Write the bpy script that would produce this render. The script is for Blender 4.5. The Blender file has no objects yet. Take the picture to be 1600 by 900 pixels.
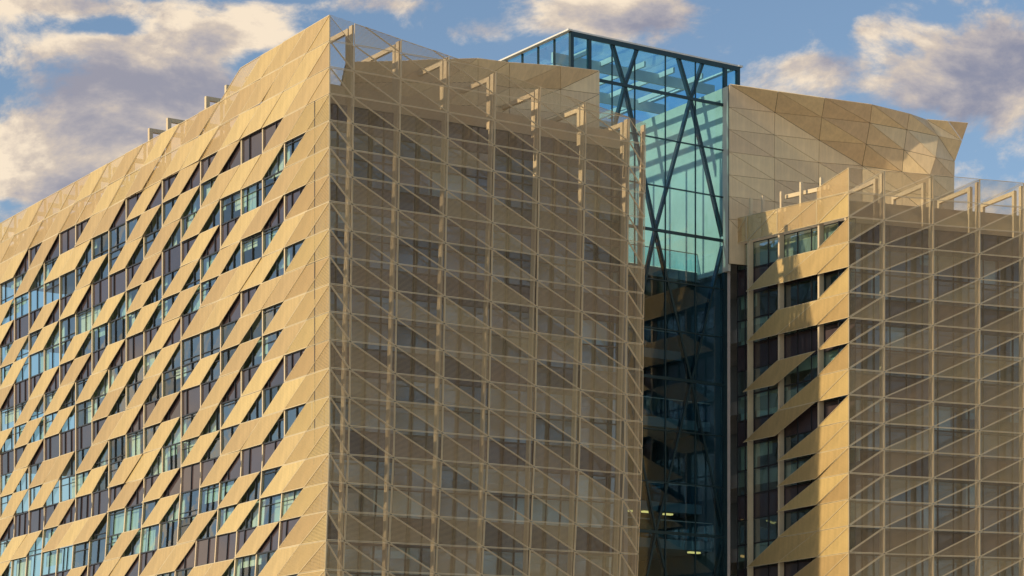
import bpy, math, random
from mathutils import Vector, Matrix
R = math.radians
random.seed(7)
sc = bpy.context.scene
COL = sc.collection

# ------------------------------------------------------------------ camera
cam_d = bpy.data.cameras.new('camera'); cam = bpy.data.objects.new('camera', cam_d); COL.objects.link(cam)
cam.location = (0, 0, 1.7); cam.rotation_euler = (R(90), 0, 0)
cam_d.sensor_width = 36.0; cam_d.lens = 36.0 * 3820 / 1600; cam_d.shift_y = 0.5
cam_d.clip_start = 0.5; cam_d.clip_end = 6000
sc.camera = cam

# ------------------------------------------------------------------ sun and sky
EL = R(26)
SUN = Vector((-0.8975 * math.cos(EL), -0.441 * math.cos(EL), math.sin(EL)))
sun_d = bpy.data.lights.new('sun', 'SUN'); sun_d.energy = 3.35; sun_d.angle = R(0.6); sun_d.color = (1.0, 0.80, 0.52)
sun = bpy.data.objects.new('sun', sun_d); COL.objects.link(sun)
sun.rotation_euler = (-SUN).to_track_quat('-Z', 'Y').to_euler(); sun.location = (-60, -10, 80)

W = bpy.data.worlds.new('World'); sc.world = W; W.use_nodes = True
nt = W.node_tree; nt.nodes.clear()
class NT:
    """small helper for building node graphs"""
    def __init__(s, t): s.t = t
    def n(s, typ, **kw):
        x = s.t.nodes.new(typ)
        for k, v in kw.items():
            if k == 'inp':
                for i, val in v.items():
                    if isinstance(val, bpy.types.NodeSocket): s.t.links.new(val, x.inputs[i])
                    else: x.inputs[i].default_value = val
            else: setattr(x, k, v)
        return x
    def m(s, op, a, b=0.0, c=0.0, clamp=False):
        x = s.n('ShaderNodeMath', operation=op, use_clamp=clamp, inp={0: a, 1: b, 2: c}); return x.outputs[0]
    def ramp(s, f, stops, interp='LINEAR'):
        x = s.n('ShaderNodeValToRGB', inp={0: f}); cr = x.color_ramp; cr.interpolation = interp
        while len(cr.elements) < len(stops): cr.elements.new(0.5)
        for e, (p, c) in zip(cr.elements, stops): e.position = p; e.color = (*c, 1) if len(c) == 3 else c
        return x.outputs[0]
    def mix(s, f, a, b):
        x = s.n('ShaderNodeMix', data_type='RGBA', inp={0: f}); 
        for i, v in ((6, a), (7, b)):
            if isinstance(v, bpy.types.NodeSocket): s.t.links.new(v, x.inputs[i])
            else: x.inputs[i].default_value = (*v, 1)
        return x.outputs[2]
    def maprange(s, v, a, b, c=0.0, d=1.0, smooth=True):
        x = s.n('ShaderNodeMapRange', interpolation_type='SMOOTHSTEP' if smooth else 'LINEAR', inp={0: v, 1: a, 2: b, 3: c, 4: d}); return x.outputs[0]
    def link(s, a, b): s.t.links.new(a, b)

g = NT(nt)
sky = g.n('ShaderNodeTexSky', sky_type='NISHITA', sun_disc=False, sun_elevation=EL, altitude=0, air_density=1.0, dust_density=0.25, ozone_density=1.6)
sky.sun_rotation = math.atan2(SUN.x, SUN.y)
tc = g.n('ShaderNodeTexCoord'); D = tc.outputs['Generated']
sep = g.n('ShaderNodeSeparateXYZ', inp={0: D})
# cloud layer: density noise on the sky sphere, stretched sideways, lit from the sun's side
mp = g.n('ShaderNodeMapping', inp={0: D, 1: (0.31, 0.0, 0.12), 3: (1.0, 1.0, 1.7)})
def cloud_noise(off):
    v = g.n('ShaderNodeVectorMath', operation='ADD', inp={0: mp.outputs[0], 1: off}).outputs[0]
    a = g.n('ShaderNodeTexNoise', noise_dimensions='3D', inp={'Vector': v, 'Scale': 15.0, 'Detail': 12.0, 'Roughness': 0.61, 'Distortion': 0.2}).outputs[0]
    return a
def bump(az, el, ra, re, amp):
    # a cloud bank standing in one direction of the sky (azimuth and elevation as slopes)
    x = g.m('DIVIDE', sep.outputs[0], g.m('MAXIMUM', sep.outputs[1], 0.01)); z = g.m('DIVIDE', sep.outputs[2], g.m('MAXIMUM', sep.outputs[1], 0.01))
    dx = g.m('DIVIDE', g.m('SUBTRACT', x, az), ra); dz = g.m('DIVIDE', g.m('SUBTRACT', z, el), re)
    q = g.m('ADD', g.m('MULTIPLY', dx, dx), g.m('MULTIPLY', dz, dz))
    return g.m('MULTIPLY', g.m('EXPONENT', g.m('MULTIPLY', q, -1.0)), amp)
BANKS = [(-0.1466, 0.288, 0.0524, 0.0209, 0.23), (-0.1963, 0.2644, 0.0445, 0.0209, 0.19), (-0.1152, 0.3168, 0.0366, 0.0105, 0.17), (-0.1937, 0.3259, 0.0524, 0.0042, 0.12), (-0.0628, 0.3251, 0.0366, 0.0042, 0.12), (-0.017, 0.3147, 0.0223, 0.0068, 0.16), (0.0393, 0.3215, 0.0445, 0.0084, 0.17), (0.1492, 0.3154, 0.0131, 0.0073, 0.12), (0.1217, 0.3016, 0.0183, 0.0047, 0.11), (0.1859, 0.288, 0.0393, 0.0223, 0.22), (0.2042, 0.3063, 0.0236, 0.0118, 0.14), (-0.1728, 0.3154, 0.0288, 0.0039, -0.16), (-0.1047, 0.2997, 0.0131, 0.0068, -0.14), (-0.0628, 0.3115, 0.0288, 0.0063, -0.12), (0.1047, 0.3168, 0.0236, 0.0131, -0.16), (-0.2055, 0.244, 0.0105, 0.0047, -0.14), (0.178, 0.322, 0.0157, 0.0042, -0.06)]
cov = None
for b in BANKS:
    t_ = bump(*b); cov = t_ if cov is None else g.m('ADD', cov, t_)
n0 = cloud_noise((0, 0, 0)); n1_ = cloud_noise((-0.013, 0.0, 0.020))
dens = g.m('ADD', n0, cov)
mask = g.maprange(dens, 0.505, 0.645)
sdot = g.n('ShaderNodeVectorMath', operation='DOT_PRODUCT', inp={0: D, 1: tuple(SUN)}).outputs['Value']      # clouds towards the sun are lit more warmly
lit = g.maprange(g.m('SUBTRACT', g.m('SUBTRACT', n0, n1_), g.m('MULTIPLY', g.m('SUBTRACT', dens, 0.60), 0.6)), -0.17, 0.12)
lit = g.m('ADD', lit, g.m('MULTIPLY', g.m('ADD', sdot, 0.36), 0.5), clamp=True)
ccol = g.ramp(lit, [(0.0, (0.245, 0.25, 0.325)), (0.38, (0.43, 0.39, 0.395)), (0.70, (0.62, 0.52, 0.43)), (1.0, (0.90, 0.745, 0.56))])
skyc = g.n('ShaderNodeVectorMath', operation='SCALE', inp={0: sky.outputs[0], 'Scale': 0.112}).outputs[0]
skym = g.mix(g.m('MULTIPLY', mask, 0.93), skyc, ccol)
bg = g.n('ShaderNodeBackground', inp={'Color': skym, 'Strength': 1.0})
out = g.n('ShaderNodeOutputWorld'); g.link(bg.outputs[0], out.inputs[0])

sc.view_settings.view_transform = 'Standard'; sc.view_settings.look = 'None'; sc.view_settings.exposure = 0.15; sc.view_settings.gamma = 1.0
sc.view_settings.use_curve_mapping = False
sc.cycles.use_denoising = True
sc.cycles.max_bounces = 8; sc.cycles.diffuse_bounces = 3; sc.cycles.glossy_bounces = 4; sc.cycles.transmission_bounces = 6; sc.cycles.transparent_max_bounces = 20
sc.cycles.caustics_reflective = False; sc.cycles.caustics_refractive = False; sc.cycles.sample_clamp_indirect = 6.0

# ------------------------------------------------------------------ materials
def new_mat(name):
    m = bpy.data.materials.new(name); m.use_nodes = True; m.node_tree.nodes.clear(); return m, NT(m.node_tree)
def finish(h, sh):
    o = h.n('ShaderNodeOutputMaterial'); h.link(sh, o.inputs[0])
def dots(h, pitch, thr, soft):
    """perforation pattern from the panel's own metric coordinates: 1 in a hole, 0 on metal"""
    uv = h.n('ShaderNodeTexCoord').outputs['UV']; s = h.n('ShaderNodeSeparateXYZ', inp={0: uv})
    k = math.pi / pitch
    a = h.m('SINE', h.m('MULTIPLY', h.m('ADD', s.outputs[0], s.outputs[1]), k)); b = h.m('SINE', h.m('MULTIPLY', h.m('SUBTRACT', s.outputs[0], s.outputs[1]), k))
    return h.maprange(h.m('SUBTRACT', h.m('MULTIPLY', a, b), thr), -soft, soft)
def metal(name, base, rough, metallic, vary=0.0, open_=None, openvar=0.0, pitch=0.11, thr=0.1, dark=None, spec=0.5, streak=0.0):
    m, h = new_mat(name)
    col = h.n('ShaderNodeRGB'); col.outputs[0].default_value = (*base, 1); c = col.outputs[0]
    oi = h.n('ShaderNodeObjectInfo')
    if vary:
        f = h.m('MULTIPLY_ADD', oi.outputs['Random'], 2 * vary, 1 - vary)
        hs = h.n('ShaderNodeHueSaturation', inp={'Hue': h.m('MULTIPLY_ADD', oi.outputs['Random'], 0.012, 0.494), 'Saturation': 1.0, 'Value': f, 'Color': c}); c = hs.outputs[0]
    tcg = h.n('ShaderNodeTexCoord')
    ns = h.n('ShaderNodeTexNoise', inp={'Vector': tcg.outputs['Object'], 'Scale': 0.9, 'Detail': 4.0, 'Roughness': 0.6})
    hs2 = h.n('ShaderNodeHueSaturation', inp={'Hue': 0.5, 'Saturation': 1.0, 'Value': h.maprange(ns.outputs[0], 0.3, 0.7, 0.93, 1.05), 'Color': c}); c = hs2.outputs[0]
    if streak:
        mpp = h.n('ShaderNodeMapping', inp={0: tcg.outputs['Object'], 3: (3.0, 3.0, 0.25)})
        st = h.n('ShaderNodeTexNoise', inp={'Vector': mpp.outputs[0], 'Scale': 1.6, 'Detail': 5.0, 'Roughness': 0.65})
        hs3 = h.n('ShaderNodeHueSaturation', inp={'Hue': 0.5, 'Saturation': 1.0, 'Value': h.maprange(st.outputs[0], 0.35, 0.65, 1 - streak, 1.0), 'Color': c}); c = hs3.outputs[0]
    if openvar:
        thr_s = h.m('SUBTRACT', thr, h.m('MULTIPLY', h.maprange(h.m('FRACT', h.m('MULTIPLY', oi.outputs['Random'], 7.31)), 0.4, 1.0), openvar))
    else: thr_s = thr
    hole = dots(h, pitch, thr_s, 0.25) if (open_ is not None or dark is not None) else None
    if dark is not None: c = h.mix(h.m('MULTIPLY', hole, dark), c, tuple(x * 0.25 for x in base))
    p = h.n('ShaderNodeBsdfPrincipled', inp={'Base Color': c, 'Roughness': rough, 'Metallic': metallic, 'Specular IOR Level': spec})
    if open_ is None: finish(h, p.outputs[0])
    else:
        t = h.n('ShaderNodeBsdfTransparent'); mx = h.n('ShaderNodeMixShader', inp={0: h.m('MULTIPLY', hole, open_), 1: p.outputs[0], 2: t.outputs[0]}); finish(h, mx.outputs[0])
    return m
def glass(name, tint, refl, rough=0.015, wobble=0.0):
    m, h = new_mat(name)
    tr = h.n('ShaderNodeBsdfTransparent', inp={0: (*tint, 1)})
    kw = {'Color': (0.93, 0.97, 1.0, 1), 'Roughness': rough}
    gl = h.n('ShaderNodeBsdfGlossy', inp=kw)
    ge = h.n('ShaderNodeNewGeometry'); dt = h.n('ShaderNodeVectorMath', operation='DOT_PRODUCT', inp={0: ge.outputs['Normal'], 1: ge.outputs['Incoming']})
    cs = h.m('SUBTRACT', 1.0, h.m('ABSOLUTE', dt.outputs['Value']), clamp=True); fr = h.m('MULTIPLY_ADD', h.m('POWER', cs, 5.0), 0.95, 0.05)      # Schlick, alike from both sides
    if wobble:
        tcg = h.n('ShaderNodeTexCoord'); ns = h.n('ShaderNodeTexNoise', inp={'Vector': tcg.outputs['Object'], 'Scale': 0.8, 'Detail': 1.0})
        bp = h.n('ShaderNodeBump', inp={'Strength': wobble, 'Distance': 0.05, 'Height': ns.outputs[0]})
        h.link(bp.outputs[0], gl.inputs['Normal'])
    f = h.m('MULTIPLY_ADD', fr, 1.0 - refl, refl, clamp=True)
    mx = h.n('ShaderNodeMixShader', inp={0: f, 1: tr.outputs[0], 2: gl.outputs[0]}); finish(h, mx.outputs[0]); return m
def plain(name, base, rough=0.6, metallic=0.0, var=0.08, scale=0.7):
    m, h = new_mat(name); tcg = h.n('ShaderNodeTexCoord')
    ns = h.n('ShaderNodeTexNoise', inp={'Vector': tcg.outputs['Object'], 'Scale': scale, 'Detail': 5.0, 'Roughness': 0.6})
    hs = h.n('ShaderNodeHueSaturation', inp={'Hue': 0.5, 'Saturation': 1.0, 'Value': h.maprange(ns.outputs[0], 0.3, 0.7, 1 - var, 1 + var), 'Color': (*base, 1)})
    p = h.n('ShaderNodeBsdfPrincipled', inp={'Base Color': hs.outputs[0], 'Roughness': rough, 'Metallic': metallic}); finish(h, p.outputs[0]); return m
def glow(name, c, s):
    m, h = new_mat(name); e = h.n('ShaderNodeEmission', inp={0: (*c, 1), 1: s}); finish(h, e.outputs[0]); return m

GOLD = (0.70, 0.495, 0.215)
M = {
 'panel': metal('gold_panel', GOLD, 0.42, 0.32, vary=0.15, dark=0.25, pitch=0.075, thr=0.25, streak=0.12),
 'edge': metal('panel_edge', (0.74, 0.60, 0.36), 0.40, 0.25),  # paler than the panels: the sunlit lip is put into the colour
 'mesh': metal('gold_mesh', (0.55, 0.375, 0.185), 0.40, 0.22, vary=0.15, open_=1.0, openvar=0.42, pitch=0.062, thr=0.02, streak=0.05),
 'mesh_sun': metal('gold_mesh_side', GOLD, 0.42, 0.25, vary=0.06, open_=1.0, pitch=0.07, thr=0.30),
 'corner': metal('gold_corner_mesh', GOLD, 0.42, 0.32, vary=0.05, open_=1.0, pitch=0.07, thr=0.22, streak=0.05),
 'rim': metal('mesh_rim', (0.84, 0.65, 0.39), 0.42, 0.25),
 'post': metal('cream_post', (0.72, 0.585, 0.38), 0.5, 0.0, vary=0.04),
 'pent': metal('penthouse_panel', (0.84, 0.655, 0.40), 0.5, 0.05, vary=0.09, streak=0.10),
 'joint': plain('dark_joint', (0.05, 0.04, 0.03), 0.7),
 'glass': glass('window_glass', (0.68, 0.88, 0.84), 0.22, wobble=0.35),
 'glass2': glass('window_glass_clear', (0.80, 0.92, 0.86), 0.10, wobble=0.35),
 'fglass': glass('screened_glass', (0.66, 0.80, 0.84), 0.10, wobble=0.08),
 'spandrel': metal('spandrel_glass', (0.062, 0.046, 0.050), 0.05, 0.0, vary=0.25, spec=0.9),
 'aglass': glass('atrium_glass', (0.55, 0.84, 0.96), 0.015, wobble=0.12),
 'frame': metal('dark_frame', (0.045, 0.045, 0.05), 0.4, 0.3),
 'steel': metal('teal_steel', (0.022, 0.055, 0.066), 0.35, 0.3),
 'white': plain('white_steel', (0.72, 0.72, 0.68), 0.45),
 'pole': plain('grey_pole', (0.42, 0.36, 0.31), 0.45),
 'slab': plain('slab_concrete', (0.45, 0.42, 0.37), 0.8),
 'floor': plain('floor_finish', (0.20, 0.19, 0.18), 0.8),
 'core': plain('core_wall', (0.36, 0.36, 0.33), 0.8),
 'cream': plain('cream_lining', (0.66, 0.64, 0.52), 0.7),
 'blind': plain('roller_blind', (0.62, 0.66, 0.58), 0.8),
 'upstand': plain('tan_upstand', (0.62, 0.48, 0.31), 0.7, var=0.06),
 'dark': plain('dark_lining', (0.13, 0.17, 0.18), 0.8),
 'ground': plain('paving', (0.42, 0.385, 0.33), 0.85, scale=0.15),
 'lamp': glow('lit_lamp', (1.0, 0.66, 0.20), 0.9),
}

# ------------------------------------------------------------------ object helpers
def mesh(name, V, Fc, mats, parent=None, fm=None, uv=None):
    me = bpy.data.meshes.new(name); c = sum((Vector(v) for v in V), Vector()) / len(V)
    me.from_pydata([tuple(Vector(v) - c) for v in V], [], Fc)
    for m in (mats if isinstance(mats, (list, tuple)) else [mats]): me.materials.append(m)
    if fm: me.polygons.foreach_set('material_index', fm)
    if uv:
        l = me.uv_layers.new(name='UVMap'); 
        l.data.foreach_set('uv', [x for f in Fc for i in f for x in uv[i]])
    me.update()
    o = bpy.data.objects.new(name, me); COL.objects.link(o); o.location = c
    if parent is not None:
        o.parent = parent; o.matrix_parent_inverse = PINV[parent.name]
    return o
PINV = {}
def thing(name, label, cat, loc, group=None):
    o = bpy.data.objects.new(name, None); COL.objects.link(o); o.location = loc; o.empty_display_size = 1
    o['label'] = label; o['category'] = cat
    if group: o['group'] = group
    PINV[o.name] = Matrix.Translation(Vector(loc)).inverted(); return o
def child(o, par):
    # sub-part: parent keeps its own place
    o.parent = par; o.matrix_parent_inverse = Matrix.Translation(par.location).inverted() 
    return o
def prism(pts, d):
    """closed prism: polygon pts pushed back along vector d"""
    n = len(pts); P = [Vector(p) for p in pts]; V = P + [p + Vector(d) for p in P]
    Fc = [tuple(range(n)), tuple(range(2 * n - 1, n - 1, -1))] + [(i, i + n, (i + 1) % n + n, (i + 1) % n) for i in range(n)]
    return V, Fc
def bar(a, b, w, h, up=(0, 0, 1)):
    """box beam from a to b, w across and h along the up direction"""
    a = Vector(a); b = Vector(b); d = (b - a).normalized(); u = Vector(up); s = d.cross(u)
    if s.length < 1e-4: s = d.cross(Vector((1, 0, 0)))
    s.normalize(); u = s.cross(d).normalized(); s *= w / 2; u *= h / 2
    V = [a - s - u, a + s - u, a + s + u, a - s + u, b - s - u, b + s - u, b + s + u, b - s + u]
    return V, [(3, 2, 1, 0), (4, 5, 6, 7), (0, 1, 5, 4), (1, 2, 6, 5), (2, 3, 7, 6), (3, 0, 4, 7)]
def V2(p, z): return Vector((p[0], p[1], z))

# ------------------------------------------------------------------ plan of the building
C0 = Vector((-9.2364, 123.8)); D1 = Vector((-0.55445, 0.83222)); D2 = Vector((0.83227, 0.55437))
N1 = Vector((-0.83222, -0.55445)); N2 = Vector((0.55437, -0.83227))
C1 = Vector((18.561, 134.8)); D3 = Vector((0.922, 0.387)).normalized(); N3 = Vector((D3.y, -D3.x))
B = 2.447
def ZL(r): return 41.484 - 1.322 * r - 0.0042 * r * r
def PL(u, r, o=0.0):
    fl = (0.055 if u <= 0.01 else 0.105) * max(0.0, r - 15.5)
    xy = C0 + D1 * (u * B) + N1 * (fl + o)
    dz = 0.034 * u + (0.03 * (1 - r) * u if r < 1 else 0)
    return V2(xy, ZL(r) - dz)
TT = [0.0, 1.46, 4.26, 7.18, 10.12, 12.99, 16.01, 18.91, 20.05]; TB = [0.0, 1.05, 3.68, 6.60, 9.45, 12.44, 15.34, 18.41, 19.66]
def PF(c, r, o=0.0):
    """front of the near wing: column position c (0..8), row r, outward offset o"""
    i = min(int(c), 7); f = c - i; w = r / 20.0
    tt = (TT[i] + (TT[i + 1] - TT[i]) * f) * (1 - w) + (TB[i] + (TB[i + 1] - TB[i]) * f) * w
    k0 = PL(0, r); xy = Vector((k0.x, k0.y)) + D2 * tt + N2 * o
    return V2(xy, ZL(r) + tt / 19.0 * (0.38))
def ZR(r): return 36.594 - 1.359 * r - 0.0038 * r * r
SR = [0.0, 2.68, 6.13, 8.90, 10.35]
def PR(u, r, o=0.0):
    """side return of the far wing"""
    i = min(int(u), 3); s = SR[i] + (SR[i + 1] - SR[i]) * (u - i)
    dz = s / 8.9 * (0.58 - 0.125 * r + 0.0051 * r * r)
    return V2(C1 + D1 * s + N1 * o, ZR(r) + dz)
TR_ = [0.0, 2.29, 5.47, 8.53, 11.5, 14.45, 17.4]
def PQ(c, r, o=0.0):
    """front of the far wing"""
    i = min(int(c), 5); t = TR_[i] + (TR_[i + 1] - TR_[i]) * (c - i)
    return V2(C1 + D3 * t + N3 * o, ZR(r) + t / 11.5 * (0.28 - 0.075 * r + 0.0042 * r * r))

# ------------------------------------------------------------------ ground
gr = mesh('ground', [(-3000, -1000, 0), (3000, -1000, 0), (3000, 5000, 0), (-3000, 5000, 0)], [(0, 1, 2, 3)], M['ground']); gr['kind'] = 'structure'

wingL = thing('office_wing', 'large office wing with gold folded side panels and brown mesh front, nearest the camera', 'building', (C0.x, C0.y, 0))
wingR = thing('office_wing', 'smaller office wing with serrated gold panels and mesh front, right of the glass atrium', 'building', (C1.x, C1.y, 0))
atr = thing('glass_atrium', 'tall teal glass atrium with dark diagonal bracing between the two gold wings', 'building', (14, 141, 0))
penL = thing('penthouse', 'tan faceted rooftop penthouse left of the glass atrium behind the mesh parapet', 'penthouse', (2, 135, 37))
penR = thing('penthouse', 'tan faceted rooftop penthouse with leaning triangular panels right of the glass atrium', 'penthouse', (20, 146, 33))

# ------------------------------------------------------------------ panels
def folded_panel(name, TL, TR, BR, BL, nrm, parent, ot, ob, fold, mats, th=0.04, e=0.014, uv0=(0, 0)):
    n3 = Vector((nrm[0], nrm[1], 0)); c = (TL + TR + BR + BL) / 4; s = 0.994
    q = [c + (p - c) * s for p in (TL, TR, BR, BL)]
    q[0] = q[0] + n3 * (ot + fold); q[1] = q[1] + n3 * ot; q[2] = q[2] + n3 * (ob + fold); q[3] = q[3] + n3 * ob
    TL, TR, BR, BL = q
    def P(u, v): return TL + (TR - TL) * u + (BR - TR) * v if u >= v else TL + (BL - TL) * v + (BR - BL) * u
    ep = [(0, 0), (1, 0), (1, 1), (0, 1), (e, e * 1.6), (1 - e, e * 1.6), (1 - e, 1 - e * 1.6), (e, 1 - e * 1.6)]
    V = [P(*p) for p in ep] + [p - n3 * th for p in (TL, TR, BR, BL)]
    w = (TR - TL).length; hgt = (TL - BR).length
    UV = [(uv0[0] + p[0] * w + p[1] * 0.0, uv0[1] + p[1] * hgt) for p in ep] + [(0, 0)] * 4
    Fc = [(4, 6, 5), (4, 7, 6), (0, 4, 5, 1), (1, 5, 6, 2), (2, 6, 7, 3), (3, 7, 4, 0), (8, 9, 10), (8, 10, 11), (0, 1, 9, 8), (1, 2, 10, 9), (2, 3, 11, 10), (3, 0, 8, 11)]
    fm = [0, 0, 1, 1, 1, 1, 0, 0, 1, 1, 1, 1]
    return mesh(name, V, Fc, mats, parent, fm, UV)
def inset(poly, w):
    """inset of a convex planar polygon"""
    n = len(poly); c = sum(poly, Vector()) / n
    nr = (poly[1] - poly[0]).cross(poly[2] - poly[0]).normalized()
    inr = min(abs(((poly[(i + 1) % n] - poly[i]).normalized().cross(nr)).dot(c - poly[i])) for i in range(n))
    w = min(w, inr * 0.5); res = []
    for i in range(n):
        a, b, d = poly[i - 1], poly[i], poly[(i + 1) % n]
        e1 = (b - a).normalized(); e2 = (d - b).normalized(); h1 = nr.cross(e1); h2 = nr.cross(e2)
        k = 1 + h1.dot(h2); res.append(b + (h1 + h2) * (w / max(k, 0.15)))
    return res, nr
def framed_sheet(name, poly, nrm, parent, mats, w=0.055, gap=0.012, th=0.045, axes=None, uv0=(0, 0), slope=0.0):
    poly = [Vector(p) for p in poly]; n3 = Vector((nrm[0], nrm[1], 0))
    if (poly[1] - poly[0]).cross(poly[2] - poly[0]).dot(n3) < 0: poly.reverse()
    o_, nr = inset(poly, gap); i_, _ = inset(o_, w); n = len(poly)
    V = [p - nr * th for p in o_] + [Vector(p) for p in o_] + [Vector(p) for p in i_] + [p - nr * th * 0.6 for p in i_]
    ax = axes or (Vector((-n3.y, n3.x, 0)), Vector((0, 0, 1)))
    UV = [(v.dot(ax[0]), v.dot(ax[1])) for v in V]
    Fc = []; fm = []
    for i in range(n):
        j = (i + 1) % n
        Fc += [(i, j, j + n, i + n), (i + n, j + n, j + 2 * n, i + 2 * n), (i + 2 * n, j + 2 * n, j + 3 * n, i + 3 * n), (j, i, i + 3 * n, j + 3 * n)]; fm += [1, 1, 1, 1]
    Fc.append(tuple(range(3 * n, 4 * n))); fm.append(0)
    return mesh(name, V, Fc, mats, parent, fm, UV)
def clip(poly, f):
    """keep the part of a polygon in (c,r) space where f >= 0"""
    res = []
    for i in range(len(poly)):
        a, b = poly[i - 1], poly[i]; fa, fb = f(a), f(b)
        if (fa >= 0) != (fb >= 0):
            k = fa / (fa - fb); res.append((a[0] + (b[0] - a[0]) * k, a[1] + (b[1] - a[1]) * k))
        if fb >= 0: res.append(b)
    return res
def window(name, TL, TR, BR, BL, nrm, parent, lights, pane_mat, w=0.035, depth=0.07, transom=None):
    """one window: the pane sheet with its own frame of bars as a sub-part"""
    n3 = Vector((nrm[0], nrm[1], 0))
    def P(u, v): return (TL * (1 - u) + TR * u) * (1 - v) + (BL * (1 - u) + BR * u) * v
    o = mesh(name, [TL, TR, BR, BL], [(0, 3, 2, 1)], pane_mat, parent)
    wd = (TR - TL).length; ht = (TL - BL).length; wu = w / wd; wv = w / ht
    xs = [0, wu] + [x for l in lights for x in (l - wu * 0.6, l + wu * 0.6)] + [1 - wu, 1]
    ys = [0, wv] + ([transom - wv * 0.5, transom + wv * 0.5] if transom else []) + [1 - wv, 1]
    V = [P(x, y) + n3 * depth for y in ys for x in xs] + [P(x, y) + n3 * 0.004 for y in ys for x in xs]
    nx = len(xs); ny = len(ys); off = nx * ny
    solid = lambda i, j: 0 <= i < nx - 1 and 0 <= j < ny - 1 and (i % 2 == 0 or j % 2 == 0)
    Fc = []
    for j in range(ny - 1):
        for i in range(nx - 1):
            if not solid(i, j): continue
            a, b, c, d = j * nx + i, j * nx + i + 1, (j + 1) * nx + i + 1, (j + 1) * nx + i
            Fc.append((a, d, c, b))
            for (di, dj, p, q) in ((0, -1, a, b), (1, 0, b, c), (0, 1, c, d), (-1, 0, d, a)):
                if not solid(i + di, j + dj): Fc.append((p, q, q + off, p + off))
    f = mesh('frame', V, Fc, M['frame']); child(f, o)
    return o

# ---- near wing, sunlit side: folded gold parallelograms over ribbon glazing
PAT = """###M
####M#M#M#M#MMM#MM#M
####M##M#M#MM#M#M#M#
##..#.#.#.##..#.##.#
#.###.#.#...##.#..#.
##...#.#.#.#.....#.#
#.##.#..#...#.#..#.#
##..#.#.#.#...#.#..#
#.###.#.#...#...#.#.
###.##.#..#.#.#..#..
##.#...#.#.#.#.#..#.
##.#.#..#.#..#.#.#.#
#.#.#..#.##....#..#.
##.#.#.#...#.##.#.#.
#.##.#..##.#..#.#..#
##..#..#.#...#...#.#
##.#...#...###.##.#.
#..#.#...#.......#.#
#.#...##.##.#...#..#
##..##..#..#.#...#.#
#.#..#.#.#.#...#.#..""".split('\n')
def state(r, u):
    if u < 0: return '#'
    return PAT[r][u] if r < len(PAT) and u < len(PAT[r]) else ' '
rnd = random.Random(3)
NR = len(PAT)
for r in range(NR):
    # corner triangles next to the mesh front
    framed_sheet('corner_panel', [PL(0, r, 0.02), PL(0, r + 1, 0.02), PL(1, r + 1, 0.02)], N1, wingL, [M['corner' if r > 2 else 'panel'], M['edge']], w=0.02, gap=0.008)
    for u in range(20):
        s = state(r, u)
        if s in ' .': continue
        TL, TR, BR, BL = PL(u + 1, r), PL(u, r), PL(u + 1, r + 1), PL(u + 2, r + 1)
        if s == '#':
            wild = 1.0 if u > 1 else 0.35
            bd = random.Random((u - r) * 31 + 5); ob_ = bd.uniform(-0.02, 0.05) * wild; ot_ = ob_ + rnd.uniform(-0.012, 0.012)
            rel = (bd.uniform(-0.05, 0.05) + rnd.uniform(-0.02, 0.02)) * wild
            folded_panel('panel', TL, TR, BR, BL, N1, wingL, ot_, ob_ + rnd.uniform(0.0, 0.035) * wild, rel, [M['corner' if u == 0 and r > 2 else 'panel'], M['edge']], uv0=(u * 3.1, r * 1.7))
        else:
            framed_sheet('perforated_panel', [TL, TR, BR, BL], N1, wingL, [M['mesh_sun'], M['edge']], w=0.035, gap=0.008)
GO = -0.14            # glazing stands behind the panels
for u in range(21):
    top = 1.0 if u > 3 else 0.1
    a, b = PL(u, NR, GO + 0.03), PL(u, 15.5, GO + 0.03); c = PL(u, top, GO + 0.03)
    ax = Vector((D1.x, D1.y, 0)); nx = Vector((N1.x, N1.y, 0))
    V = []
    for p in (a, b, c):
        for (sx, sn) in ((-0.05, -0.08), (0.05, -0.08), (0.05, 0.06), (-0.05, 0.06)): V.append(p + ax * sx + nx * sn)
    Fc = [(0, 1, 2, 3), (11, 10, 9, 8)] + [(k * 4 + i, k * 4 + (i + 1) % 4, k * 4 + 4 + (i + 1) % 4, k * 4 + 4 + i) for k in (0, 1) for i in range(4)]
    if u > 1: mesh('post', V, Fc, M['post'], wingL)
nwin = 0
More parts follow.
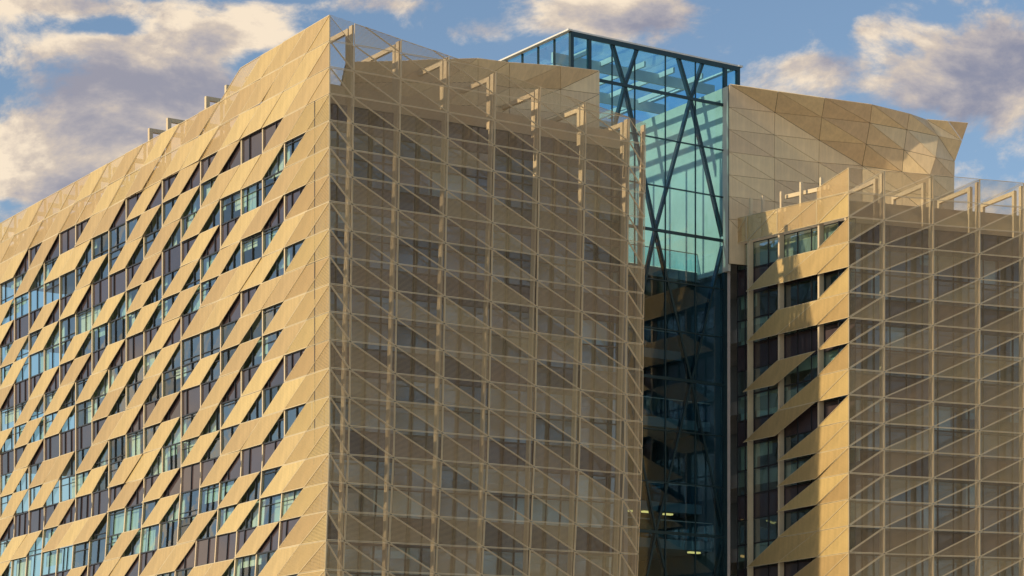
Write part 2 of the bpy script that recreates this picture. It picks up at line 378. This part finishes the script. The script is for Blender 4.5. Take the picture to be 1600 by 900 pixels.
for r in range(3, NR):
    for u in range(20):
        op = any(state(r, k) == '.' for k in (u, u - 1)) or (state(r - 1, u) == '.' and state(r - 1, u - 1) == '.')
        if not op: continue
        TL, TR, BR, BL = PL(u + 1, r, GO), PL(u, r, GO), PL(u, r + 1, GO), PL(u + 1, r + 1, GO)
        kind = r % 3
        if kind == 0: window('window', TL, TR, BR, BL, N1, wingL, rnd.choice(([rnd.uniform(0.35, 0.65)], [rnd.uniform(0.25, 0.4)], [0.3, 0.68])), M['spandrel'])
        else:
            window('window', TL, TR, BR, BL, N1, wingL, rnd.choice((sorted([rnd.uniform(0.25, 0.42), rnd.uniform(0.6, 0.8)]), [rnd.uniform(0.3, 0.7)], [0.5])), M['glass' if rnd.random() < 0.6 else 'glass2'], transom=(rnd.choice([0.12, 0.8]) if kind == 1 else rnd.choice([None, 0.3])))
            if rnd.random() < 0.5:
                h = rnd.choice((0.35, 0.6, 1.0, 1.0)); w0 = rnd.choice((0, 0, 0.45)); w1 = 1 if w0 else rnd.choice((1, 0.5)); o2 = GO - 0.25
                def W_(x, y): return (PL(u + 1, r, o2) * (1 - x) + PL(u, r, o2) * x) * (1 - y) + (PL(u + 1, r + 1, o2) * (1 - x) + PL(u, r + 1, o2) * x) * y
                V, Fc = prism([W_(w0, 0), W_(w0, h), W_(w1, h), W_(w1, 0)], (-N1.x * 0.015, -N1.y * 0.015, 0)); mesh('blind', V, Fc, M['blind'], wingL)
        nwin += 1

# ---- near wing, mesh front
def rp(c): return 2.0 * (TT[min(int(c), 7)] + (TT[min(int(c), 7) + 1] - TT[min(int(c), 7)]) * (c - min(int(c), 7))) / TT[7]
def area2(p): return abs(sum(p[i - 1][0] * p[i][1] - p[i][0] * p[i - 1][1] for i in range(len(p)))) / 2
for r in range(NR):
    for c in range(8):
        for tri in ([(c, r), (c + 1, r + 1), (c + 1, r)], [(c, r), (c, r + 1), (c + 1, r + 1)]):
            k0, k1 = rp(c), rp(c + 1)
            p = clip(tri, lambda q: q[1] - (k0 + (k1 - k0) * (q[0] - c)))
            if len(p) < 3 or area2(p) < 0.03: continue
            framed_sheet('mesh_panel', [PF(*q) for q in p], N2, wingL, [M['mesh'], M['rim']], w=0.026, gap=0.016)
for c in range(1, 9):                                  # posts right behind the mesh
    r0 = rp(c) + 0.05
    V = []
    for r in (NR, r0):
        p = PF(c, r, -0.32); a = Vector((D2.x, D2.y, 0)) * 0.05; b = Vector((N2.x, N2.y, 0)) * 0.16
        V += [p - a - b, p + a - b, p + a + b, p - a + b]
    mesh('post', V, [(0, 1, 2, 3), (7, 6, 5, 4)] + [(i, (i + 1) % 4, 4 + (i + 1) % 4, 4 + i) for i in range(4)], M['post'], wingL)
FO = -1.6
rnd = random.Random(5)
def put_blind(P00, P10, P11, P01, nrm, parent, h, x0, x1):
    def W_(x, y): return (P00 * (1 - x) + P10 * x) * (1 - y) + (P01 * (1 - x) + P11 * x) * y
    V, Fc = prism([W_(x0, 0), W_(x0, h), W_(x1, h), W_(x1, 0)], (-nrm.x * 0.015, -nrm.y * 0.015, 0)); mesh('blind', V, Fc, M['blind'], parent)
for r in range(3, NR):
    for c in range(8):
        a = [PF(c, r, FO), PF(c + 1, r, FO), PF(c + 1, r + 1, FO), PF(c, r + 1, FO)]
        sp = r % 3 == 0
        lights = [0.5] if c in (0, 7) else [0.33, 0.67]
        window('screened_window', *a, N2, wingL, lights, M['spandrel'] if sp else M['fglass'])
        if not sp and rnd.random() < 0.16:
            b = [PF(c, r, FO - 0.25), PF(c + 1, r, FO - 0.25), PF(c + 1, r + 1, FO - 0.25), PF(c, r + 1, FO - 0.25)]
            x0 = rnd.choice((0, 0.33, 0.0)); put_blind(*b, N2, wingL, rnd.choice((0.4, 1.0, 1.0)), x0, rnd.choice((x0 + 0.33, 1.0)))

# ---- near wing: slabs, core, roof upstands, portals
def quad_loop(z, a0, a1, b0, b1, P=C0, da=D1, db=D2):
    return [V2(P + da * a0 + db * b0, z), V2(P + da * a0 + db * b1, z), V2(P + da * a1 + db * b1, z), V2(P + da * a1 + db * b0, z)]
def solid(name, z0, z1, a0, a1, b0, b1, mat, parent, P=C0, da=D1, db=D2):
    V, Fc = prism(quad_loop(z1, a0, a1, b0, b1, P, da, db), (0, 0, z0 - z1)); return mesh(name, V, Fc, mat, parent)
for r in range(3, 22, 3):
    solid('floor_slab', ZL(r + 0.72), ZL(r + 0.18), 1.85, 49.0, 0.75, 19.3, M['slab'], wingL)
solid('core_wall', 0.0, ZL(3.4), 8.0, 48.0, 7.0, 18.9, M['core'], wingL)
solid('base_wall', 0.0, ZL(NR) - 0.9, 0.5, 52.0, 0.3, 19.6, M['upstand'], wingL)
solid('roof', ZL(3.2), ZL(2.95), 1.75, 52.0, 0.7, 19.2, M['upstand'], wingL)
for (a0, a1, b0, b1) in ((1.0, 1.3, 0.65, 19.4),):
    V = []
    for (c_, r_) in ((0.5, 2.25), (8, 2.3), (8, 3.02), (0.5, 3.02)): V.append(PF(c_, r_, -1.57))
    Vv, Fc = prism(V, (-N2.x * 0.25, -N2.y * 0.25, 0)); mesh('parapet_wall', Vv, Fc, M['upstand'], wingL)
Vv, Fc = prism([PL(0.6, 2.1, -0.62), PL(20.5, 2.1, -0.62), PL(20.5, 3.02, -0.62), PL(0.6, 3.02, -0.62)], (-N1.x * 0.25, -N1.y * 0.25, 0)); mesh('parapet_wall', Vv, Fc, M['upstand'], wingL)
solid('side_wall', 0.0, ZL(3.1), 1.2, 48.0, 19.35, 19.62, M['core'], wingL)

def portal(front, inward, depth, zt, zb, zback, parent, w=0.18, th=0.23, name='roof_portal', fall=0.0):
    """U-shaped roof frame: front post, beam running inwards, back post; one extruded outline"""
    p = Vector((front[0], front[1])); i = Vector((inward[0], inward[1])).normalized(); s = Vector((-i.y, i.x)) * (w / 2)
    prof = [(0, zb), (0, zt), (depth, zt - fall), (depth, zback), (depth - th, zback), (depth - th, zt - th - fall), (th, zt - th), (th, zb)]
    V = [V2(p + i * x - s, z) for x, z in prof] + [V2(p + i * x + s, z) for x, z in prof]; n = len(prof)
    quads = [(0, 1, 6, 7), (1, 2, 5, 6), (2, 3, 4, 5)]
    Fc = quads + [tuple(x + n for x in reversed(q)) for q in quads] + [(k, k + n, (k + 1) % n + n, (k + 1) % n) for k in range(n)]
    return mesh(name, V, Fc, M['post'], parent)
for c in range(1, 8):
    p = PF(c, rp(c), -0.55); portal((p.x, p.y), -N2, 3.4, PF(c, rp(c)).z - 0.15, ZL(3.1), ZL(2.95), wingL)
for u in range(4, 20):
    p = PL(u, 1, -0.35); portal((p.x, p.y), -N1, 2.8, p.z + (0.95 if u in (5, 6, 8, 9) else (0.75 if u == 4 else (0.25 if u < 8 else -0.2))), PL(u, 2.9).z, ZL(2.95), wingL, w=0.22)

# ------------------------------------------------------------------ far wing
RP = {1: 'all', 2: '', 3: '01', 4: '', 5: '01', 6: '', 7: 'x1', 8: '0', 9: 'x1', 10: '0', 11: '0', 12: '0', 13: '0', 14: '01', 15: '0', 16: '01'}
NRR = 16
rnd = random.Random(11)
for r in range(NRR):
    if r == 0:
        framed_sheet('panel', [PR(0, 0), PR(0, 1), PR(1, 1), PR(1, 0.55)], N1, wingR, [M['mesh_sun'], M['edge']], w=0.03); continue
    code = RP.get(r, '')
    framed_sheet('corner_panel', [PR(0, r), PR(0, r + 1), PR(1, r + 1)], N1, wingR, [M['panel'], M['edge']], w=0.03, gap=0.008)
    if code == 'all':
        for u in range(4):
            if u: framed_sheet('panel', [PR(u, r), PR(u, r + 1), PR(u + 1, r + 1)], N1, wingR, [M['mesh_sun'], M['edge']], w=0.03, gap=0.008)
            framed_sheet('panel', [PR(u, r), PR(u + 1, r + 1), PR(u + 1, r)], N1, wingR, [M['mesh_sun'], M['edge']], w=0.03, gap=0.008)
        continue
    for u in (0, 1):
        if str(u) in code:
            TL, TR, BR, BL = PR(u + 1, r), PR(u, r), PR(u + 1, r + 1), PR(u + 2, r + 1)
            x = 'x' in code
            folded_panel('panel', TL, TR, BR, BL, N1, wingR, -0.02 + (0.1 if x else 0), rnd.uniform(0.02, 0.08) + (0.25 if x else 0), rnd.uniform(-0.03, 0.03) + (-0.12 if x else 0), [M['panel'], M['edge']])
for u in range(1, 4):
    a, b = PR(u, NRR, -0.30), PR(u, 1.2 if u < 3 else 1.0, -0.30); V, Fc = bar(a, b, 0.14, 0.34, up=(N1.x, N1.y, 0)); mesh('post', V, Fc, M['post'], wingR)
for u, zt in ((1, 0.42), (1.5, 0.1), (2, 0.1), (2.6, -0.5), (3, 0.1)):
    a = PR(u, 1.9, -0.35); b = PR(u, 0.1 if u < 2 else 0.3, -0.35); V, Fc = bar(a, b, 0.14, 0.18, up=(N1.x, N1.y, 0)); mesh('roof_post', V, Fc, M['post'], wingR)
for (u0, u1, rr) in ((0.9, 2.05, 0.45), (2.0, 3.0, 0.95)):
    V, Fc = bar(PR(u0, rr, -0.8), PR(u1, rr, -0.8), 0.16, 0.22); mesh('roof_beam', V, Fc, M['post'], wingR)
for r in range(2, NRR):
    for u in range(4):
        a = [PR(u + 1, r, -0.55), PR(u, r, -0.55), PR(u, r + 1, -0.55), PR(u + 1, r + 1, -0.55)]
        sp = r % 3 == 0
        window('window', *a, N1, wingR, [0.5] if u != 1 else [0.35, 0.7], M['spandrel'] if sp else M['glass'])
        if not sp and rnd.random() < 0.3:
            b = [PR(u + 1, r, -0.8), PR(u, r, -0.8), PR(u, r + 1, -0.8), PR(u + 1, r + 1, -0.8)]; put_blind(*b, N1, wingR, rnd.choice((0.5, 1)), 0, rnd.choice((0.5, 1)))
for r in range(NRR):
    for c in range(6):
        for tri in ([(c, r), (c, r + 1), (c + 1, r)], [(c + 1, r), (c, r + 1), (c + 1, r + 1)]):
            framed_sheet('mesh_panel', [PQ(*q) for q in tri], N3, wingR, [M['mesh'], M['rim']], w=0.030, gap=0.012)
for c in range(1, 7):
    V, Fc = bar(PQ(c, NRR, -0.32), PQ(c, 0.1, -0.32), 0.11, 0.24, up=(N3.x, N3.y, 0)); mesh('post', V, Fc, M['post'], wingR)
for r in range(2, NRR):
    for c in range(6):
        a = [PQ(c, r, -1.15), PQ(c + 1, r, -1.15), PQ(c + 1, r + 1, -1.15), PQ(c, r + 1, -1.15)]; sp = r % 3 == 2
        window('screened_window', *a, N3, wingR, [0.33, 0.67], M['spandrel'] if sp else M['fglass'])
        if not sp and rnd.random() < 0.3:
            b = [PQ(c, r, -1.4), PQ(c + 1, r, -1.4), PQ(c + 1, r + 1, -1.4), PQ(c, r + 1, -1.4)]; x0 = rnd.choice((0, 0.33)); put_blind(*b, N3, wingR, rnd.choice((0.4, 1)), x0, x0 + 0.33)
for r in range(2, NRR, 3): solid('floor_slab', ZR(r + 0.75), ZR(r + 0.2), 1.4, 20.0, 0.75, 17.4, M['slab'], wingR, C1, D1, D3)
solid('core_wall', 0.0, ZR(2.4), 7.0, 19.0, 5.5, 17.0, M['core'], wingR, C1, D1, D3)
solid('base_wall', 0.0, ZR(NRR) - 0.3, 0.6, 20.0, 0.4, 17.4, M['upstand'], wingR, C1, D1, D3)
solid('roof', ZR(2.2), ZR(1.95), 1.3, 20.0, 0.8, 17.4, M['upstand'], wingR, C1, D1, D3)
solid('end_wall', 0.0, ZR(2.2), 1.45, 20.0, 17.1, 17.38, M['core'], wingR, C1, D1, D3)
Vv, Fc = prism([PQ(0.3, 1.12, -1.12), PQ(6, 1.12, -1.12), PQ(6, 2.02, -1.12), PQ(0.3, 2.02, -1.12)], (-N3.x * 0.25, -N3.y * 0.25, 0)); mesh('parapet_wall', Vv, Fc, M['upstand'], wingR)
for c in (0.93, 1.93, 2.93, 3.93, 4.93):
    p = PQ(c, 0.25, -0.55); portal((p.x, p.y), -N3, 3.4, p.z, ZR(2.0), ZR(1.95), wingR)

# ------------------------------------------------------------------ penthouses
def lining(parent, P, d, n, G, flip):
    """dark folded wall right behind the triangular panels"""
    w = min(len(r) for r in G); V = []
    for off in (-0.09, -0.25): V += [V2(P + d * t + n * (o + off), z - (0.03 if i == 0 else 0)) for i, row in enumerate(G) for (t, z, o) in row[:w]]
    h = len(G); N = w * h; Fc = []
    for i in range(h - 1):
        for j in range(w - 1):
            a, b, c_, e_ = i * w + j, i * w + j + 1, (i + 1) * w + j + 1, (i + 1) * w + j
            for tri in (([a, e_, b], [b, e_, c_]) if flip else ([a, e_, c_], [a, c_, b])): Fc.append(tuple(tri)); Fc.append(tuple(x + N for x in reversed(tri)))
    for j in range(w - 1): Fc += [(j, j + 1, j + 1 + N, j + N), (N - w + j + 1, N - w + j, 2 * N - w + j, 2 * N - w + j + 1)]
    for i in range(h - 1): Fc += [((i + 1) * w, i * w, i * w + N, (i + 1) * w + N), (i * w + w - 1, (i + 1) * w + w - 1, (i + 1) * w + w - 1 + N, i * w + w - 1 + N)]
    mesh('wall', V, Fc, M['joint'], parent)
def facets(parent, P, d, n, G, mats):
    lining(parent, P, d, n, G, False)
    pt = [[V2(P + d * t + n * o, z) for (t, z, o) in row] for row in G]
    for i in range(len(pt) - 1):
        for j in range(min(len(pt[i]), len(pt[i + 1])) - 1):
            a, b, c_, e_ = pt[i][j], pt[i][j + 1], pt[i + 1][j + 1], pt[i + 1][j]
            for tri in ([a, e_, c_], [a, c_, b]):
                q, nr = inset(tri, 0.012)
                if nr.dot(Vector((n.x, n.y, 0))) < 0: q.reverse(); nr = -nr
                V, Fc = prism(q, tuple(-nr * 0.06)); mesh('panel', V, Fc, mats, parent)
        if len(pt[i]) > len(pt[i + 1]):
            a, b, c_ = pt[i][-2], pt[i][-1], pt[i + 1][-1]
            q, nr = inset([a, c_, b], 0.012)
            if nr.dot(Vector((n.x, n.y, 0))) < 0: q.reverse(); nr = -nr
            V, Fc = prism(q, tuple(-nr * 0.06)); mesh('panel', V, Fc, mats, parent)
    return pt
PR0 = Vector((13.183, 142.873))
GR = [[(-0.55, 43.47, 0), (2.09, 43.05, 1.1), (4.75, 42.75, 1.9), (7.69, 42.6, 2.3), (10.31, 42.38, 2.2), (11.63, 42.26, 1.9), (12.94, 42.18, 2.3), (14.16, 42.13, 2.6)],
      [(-0.55, 42.13, 0), (2.48, 42.15, 0), (5.06, 41.88, 1.0), (7.97, 41.71, 1.6), (10.39, 41.52, 1.8), (12.46, 41.29, 2.0), (14.12, 41.2, 2.0)],
      [(-0.55, 40.82, 0), (2.44, 40.82, 0), (5.46, 40.83, 0), (8.14, 40.65, 0.9), (10.31, 40.36, 1.6), (12.07, 39.92, 2.3), (14.0, 40.09, 1.4)],
      [(-0.55, 39.52, 0), (2.44, 39.5, 0), (5.44, 39.5, 0), (8.4, 39.61, 0), (10.49, 39.19, 1.1), (11.86, 38.9, 2.0), (14.16, 39.23, 1.1)],
      [(-0.55, 38.18, 0), (2.44, 38.18, 0), (5.42, 38.23, 0), (8.4, 38.29, 0), (10.68, 38.04, 0.8), (12.12, 37.82, 1.6), (14.27, 38.07, 0.9)],
      [(-0.55, 36.92, 0), (2.44, 36.9, 0), (5.42, 36.97, 0), (8.4, 37.03, 0), (10.8, 36.83, 0.6), (12.37, 36.73, 1.2), (14.37, 36.91, 0.7)],
      [(-0.55, 35.6, 0), (2.44, 35.6, 0), (5.42, 35.6, 0), (8.4, 35.6, 0), (10.93, 35.6, 0.4), (12.69, 35.6, 0.8), (14.56, 35.6, 0.5)],
      [(-0.55, 33.0, 0), (2.44, 33.0, 0), (5.42, 33.0, 0), (8.4, 33.0, 0), (10.93, 33.0, 0.2), (12.69, 33.0, 0.4), (14.56, 33.0, 0.2)]]
facets(penR, PR0, D3, N3, GR, M['pent'])
# its own side walls towards the atrium and at the far end
a = PR0 + D3 * -0.53 - N2 * 0.12; V, Fc = prism([V2(a, 32.6), V2(a, 43.4), V2(a - N2 * 12.7, 43.2), V2(a - N2 * 12.7, 32.6)], (D3.x * 0.15, D3.y * 0.15, 0)); mesh('side_wall', V, Fc, M['cream'], penR)
a = PR0 + D3 * 14.5; V, Fc = prism([V2(a, 33.6), V2(a, 42.2), V2(a - N3 * 12, 42.2), V2(a - N3 * 12, 33.6)], (-D3.x * 0.25, -D3.y * 0.25, 0)); mesh('side_wall', V, Fc, M['pent'], penR)
PL0 = C0 - N2 * 3.6
GL = [[(2.6, 40.2, 0.9), (5.5, 40.7, 1.0), (8.31, 41.28, 1.0), (10.63, 41.72, 1.0), (12.66, 41.84, 1.0), (16.12, 42.23, 0.9), (19.42, 42.74, 0)],
      [(2.6, 39.2, 0.4), (5.6, 39.7, 0.5), (8.62, 40.16, 0.5), (11.02, 40.64, 0.4), (13.13, 40.69, 0.3), (16.75, 41.26, 0), (19.42, 41.42, 0)],
      [(2.6, 38.2, 0.1), (5.7, 38.6, 0.1), (8.81, 39.05, 0.2), (11.28, 39.49, 0), (13.33, 39.71, 0), (16.75, 39.92, 0), (19.42, 40.05, 0)],
      [(2.6, 37.3, 0), (5.8, 37.4, 0), (8.94, 37.91, 0), (11.28, 38.27, 0), (13.33, 38.41, 0), (16.75, 38.64, 0), (19.42, 38.76, 0)],
      [(2.6, 36.9, 0), (5.8, 36.9, 0), (8.94, 36.9, 0), (11.28, 36.9, 0), (13.33, 36.9, 0), (16.75, 36.9, 0), (19.42, 36.9, 0)]]
# split the facets of the near penthouse the other way so that the folds rise to the right
def facets2(parent, P, d, n, G, mat):
    lining(parent, P, d, n, G, True)
    pt = [[V2(P + d * t + n * o, z) for (t, z, o) in row] for row in G]
    for i in range(len(pt) - 1):
        for j in range(len(pt[i]) - 1):
            a, b, c_, e_ = pt[i][j], pt[i][j + 1], pt[i + 1][j + 1], pt[i + 1][j]
            for tri in ([a, e_, b], [b, e_, c_]):
                q, nr = inset(tri, 0.012)
                if nr.dot(Vector((n.x, n.y, 0))) < 0: q.reverse(); nr = -nr
                V, Fc = prism(q, tuple(-nr * 0.06)); mesh('panel', V, Fc, mat, parent)
facets2(penL, PL0, D2, N2, GL, M['pent'])

# ------------------------------------------------------------------ glass atrium
PG = C0 - N2 * 4.2
def PA(t, z, o=0.0): return V2(PG + D2 * t + N2 * o, z)
TG = [17.87, 19.1, 20.7, 22.3, 24.49, 26.68, 28.86, 29.82]; ZG = [44.8, 42.4, 39.75, 37.0, 34.45, 31.6, 28.8, 26.0, 23.0, 20.0, 17.1, 14.3, 11.4, 8.6]
def TG_of(z): return (17.87, 29.82) if z > 37 else (20.0, 29.3)
for i in range(len(ZG) - 1):
    z1, z0 = ZG[i], ZG[i + 1]; lo = 0 if z0 >= 36.9 else 2
    for j in range(lo, len(TG) - 1):
        if z0 < 36 and TG[j + 1] > 29.4: continue
        V = [PA(TG[j], z1), PA(TG[j], z0), PA(TG[j + 1], z0), PA(TG[j + 1], z1)]
        mesh('pane', V, [(0, 1, 2, 3)], M['aglass'], atr)
    V, Fc = bar(PA(TG[lo], z0, 0.03), PA(29.8 if z0 > 36 else 28.9, z0, 0.03), 0.10, (0.17 if z0 in (42.4, 34.45, 26.0, 17.1) else 0.07)); mesh('transom', V, Fc, M['steel'], atr)
for j, t in enumerate(TG):
    zl = 36.9 if j in (0, 1, 7) else 8.6; w = 0.22 if t in (17.87, 28.86, 29.82) else (0.2 if j == 1 else 0.07)
    V, Fc = bar(PA(t, zl, 0.03), PA(t, 44.8, 0.03), w, (0.2 if w > 0.1 else 0.06), up=(N2.x, N2.y, 0)); mesh('mullion', V, Fc, M['steel'], atr)
V, Fc = bar(PA(17.75, 44.85, 0.0), PA(29.95, 44.85, 0.0), 0.3, 0.09); mesh('roof_edge', V, Fc, M['white'], atr)
V, Fc = bar(PA(17.8, 44.68, 0.08), PA(29.9, 44.68, 0.08), 0.12, 0.26); mesh('transom', V, Fc, M['steel'], atr)
DA = 13.0
for k in range(8):                                    # left flank of the glass box
    a0, a1 = -DA * k / 8, -DA * (k + 1) / 8
    for (z1, z0) in ((44.8, 42.4), (42.4, 39.75), (39.75, 37.0)):
        mesh('pane', [PA(17.87, z1, a0), PA(17.87, z1, a1), PA(17.87, z0, a1), PA(17.87, z0, a0)], [(0, 1, 2, 3)], M['aglass'], atr)
        mesh('pane', [PA(29.82, z1, a0), PA(29.82, z0, a0), PA(29.82, z0, a1), PA(29.82, z1, a1)], [(0, 1, 2, 3)], M['aglass'], atr)
    V, Fc = bar(PA(17.87, 37.0, a1), PA(17.87, 44.8, a1), 0.10, 0.14); mesh('mullion', V, Fc, M['steel'], atr)
    mesh('roof_pane', [PA(17.9, 44.85, a0), PA(29.8, 44.85, a0), PA(29.8, 44.85, a1), PA(17.9, 44.85, a1)], [(0, 1, 2, 3)], M['aglass'], atr)
    if k in (1, 4, 7):
        V, Fc = bar(PA(18.0, 43.9, a1 + 1.2), PA(29.7, 43.9, a1 + 1.2), 0.15, 0.6); mesh('roof_beam', V, Fc, M['white'], atr)
for x, s in ((17.7, -1), (29.95, 1)):
    V, Fc = bar(PA(x, 44.85, 0.2), PA(x, 44.85, -DA), 0.3, 0.09); mesh('roof_edge', V, Fc, M['white'], atr)
for t in (19.4, 21.4, 23.5, 25.6, 27.7):
    V, Fc = bar(PA(t, 44.1, -0.6), PA(t, 44.1, -DA), 0.12, 0.3); mesh('roof_beam', V, Fc, M['white'], atr)
for j in range(5):                                    # rear wall
    t0, t1 = 17.9 + j * 2.38, 17.9 + (j + 1) * 2.38
    mesh('pane', [PA(t0, 44.8, -DA), PA(t0, 37, -DA), PA(t1, 37, -DA), PA(t1, 44.8, -DA)], [(0, 1, 2, 3)], M['aglass'], atr)
    V, Fc = bar(PA(t0, 37, -DA), PA(t0, 44.8, -DA), 0.14, 0.14); mesh('mullion', V, Fc, M['steel'], atr)
# bracing: a diamond lattice just inside the glass
ZN = [45.0, 42.4, 34.45, 26.0, 17.1, 8.6]
def brace(t0, z0, t1, z1):
    V, Fc = bar(PA(t0, z0, -0.12), PA(t1, z1, -0.12), 0.13, 0.30, up=(N2.x, N2.y, 0)); mesh('brace', V, Fc, M['steel'], atr)
A_ = [21.68, 26.42]; B_ = [19.3, 23.85, 28.86]
for t in A_:
    brace(t, 42.4, t - 0.9, 44.7); brace(t, 42.4, t + 0.9, 44.7)
for (za, zb) in ((42.4, 34.45), (26.0, 34.45), (26.0, 17.1), (8.6, 17.1)):
    for i, t in enumerate(A_):
        for tb in (B_[i], B_[i + 1]): brace(t, za, tb, zb)
# floors, bridges and linings inside
for k, z in enumerate((33.0, 28.6, 24.0, 19.2, 16.9, 12.0)):
    o0 = (-2.4, -4.2, -1.4, -2.2, -1.2, -2.6)[k]
    V, Fc = prism([PA(20.1, z, o0), PA(28.9, z, o0), PA(28.9, z, -DA), PA(20.1, z, -DA)], (0, 0, -0.55)); mesh('floor_slab', V, Fc, M['dark'], atr)
    V, Fc = bar(PA(20.1, z + 1.1, o0), PA(28.9, z + 1.1, o0), 0.05, 0.05); mesh('handrail', V, Fc, M['pole'], atr)
    mesh('balustrade', [PA(20.1, z + 0.05, o0), PA(28.9, z + 0.05, o0), PA(28.9, z + 1.05, o0), PA(20.1, z + 1.05, o0)], [(0, 1, 2, 3)], M['aglass'], atr)
V, Fc = prism([PA(20.0, 8, -DA), PA(29.0, 8, -DA), PA(29.0, 36.8, -DA), PA(20.0, 36.8, -DA)], (-N2.x * 0.3, -N2.y * 0.3, 0)); mesh('rear_wall', V, Fc, M['dark'], atr)
V, Fc = prism([PA(29.0, 8, -0.6), PA(29.0, 34.4, -0.6), PA(29.0, 34.4, -DA), PA(29.0, 8, -DA)], (D2.x * 0.3, D2.y * 0.3, 0)); mesh('side_wall', V, Fc, M['dark'], atr)
# slim columns where the atrium meets the far wing
V, Fc = bar(V2(C1 + D1 * 10.4 + N1 * 0.15, 8), V2(C1 + D1 * 10.4 + N1 * 0.15, 33.6), 0.24, 0.24); mesh('column', V, Fc, M['pole'], atr)
# lit ceiling lamps inside the atrium
for i, (t, z, o, w, lab) in enumerate(((24.1, 18.6, -2.7, 0.5, 'lit yellow ceiling lamp at the left edge of the atrium'), (25.1, 18.6, -2.6, 0.6, 'lit yellow ceiling lamp second from the left in the atrium'),
        (26.9, 18.6, -2.9, 0.6, 'lit yellow ceiling lamp at the right of its row in the atrium'), (28.0, 16.3, -1.8, 0.8, 'lit yellow ceiling lamp alone on the lower atrium floor'))):
    V, Fc = bar(PA(t - w / 2, z, o), PA(t + w / 2, z, o), 0.25, 0.09); o_ = mesh('ceiling_lamp', V, Fc, M['lamp'])
    o_['label'] = lab; o_['category'] = 'lamp'; o_['group'] = 'lamps lit inside the atrium'
print('windows on the sunlit side', nwin, 'objects', len(bpy.data.objects))
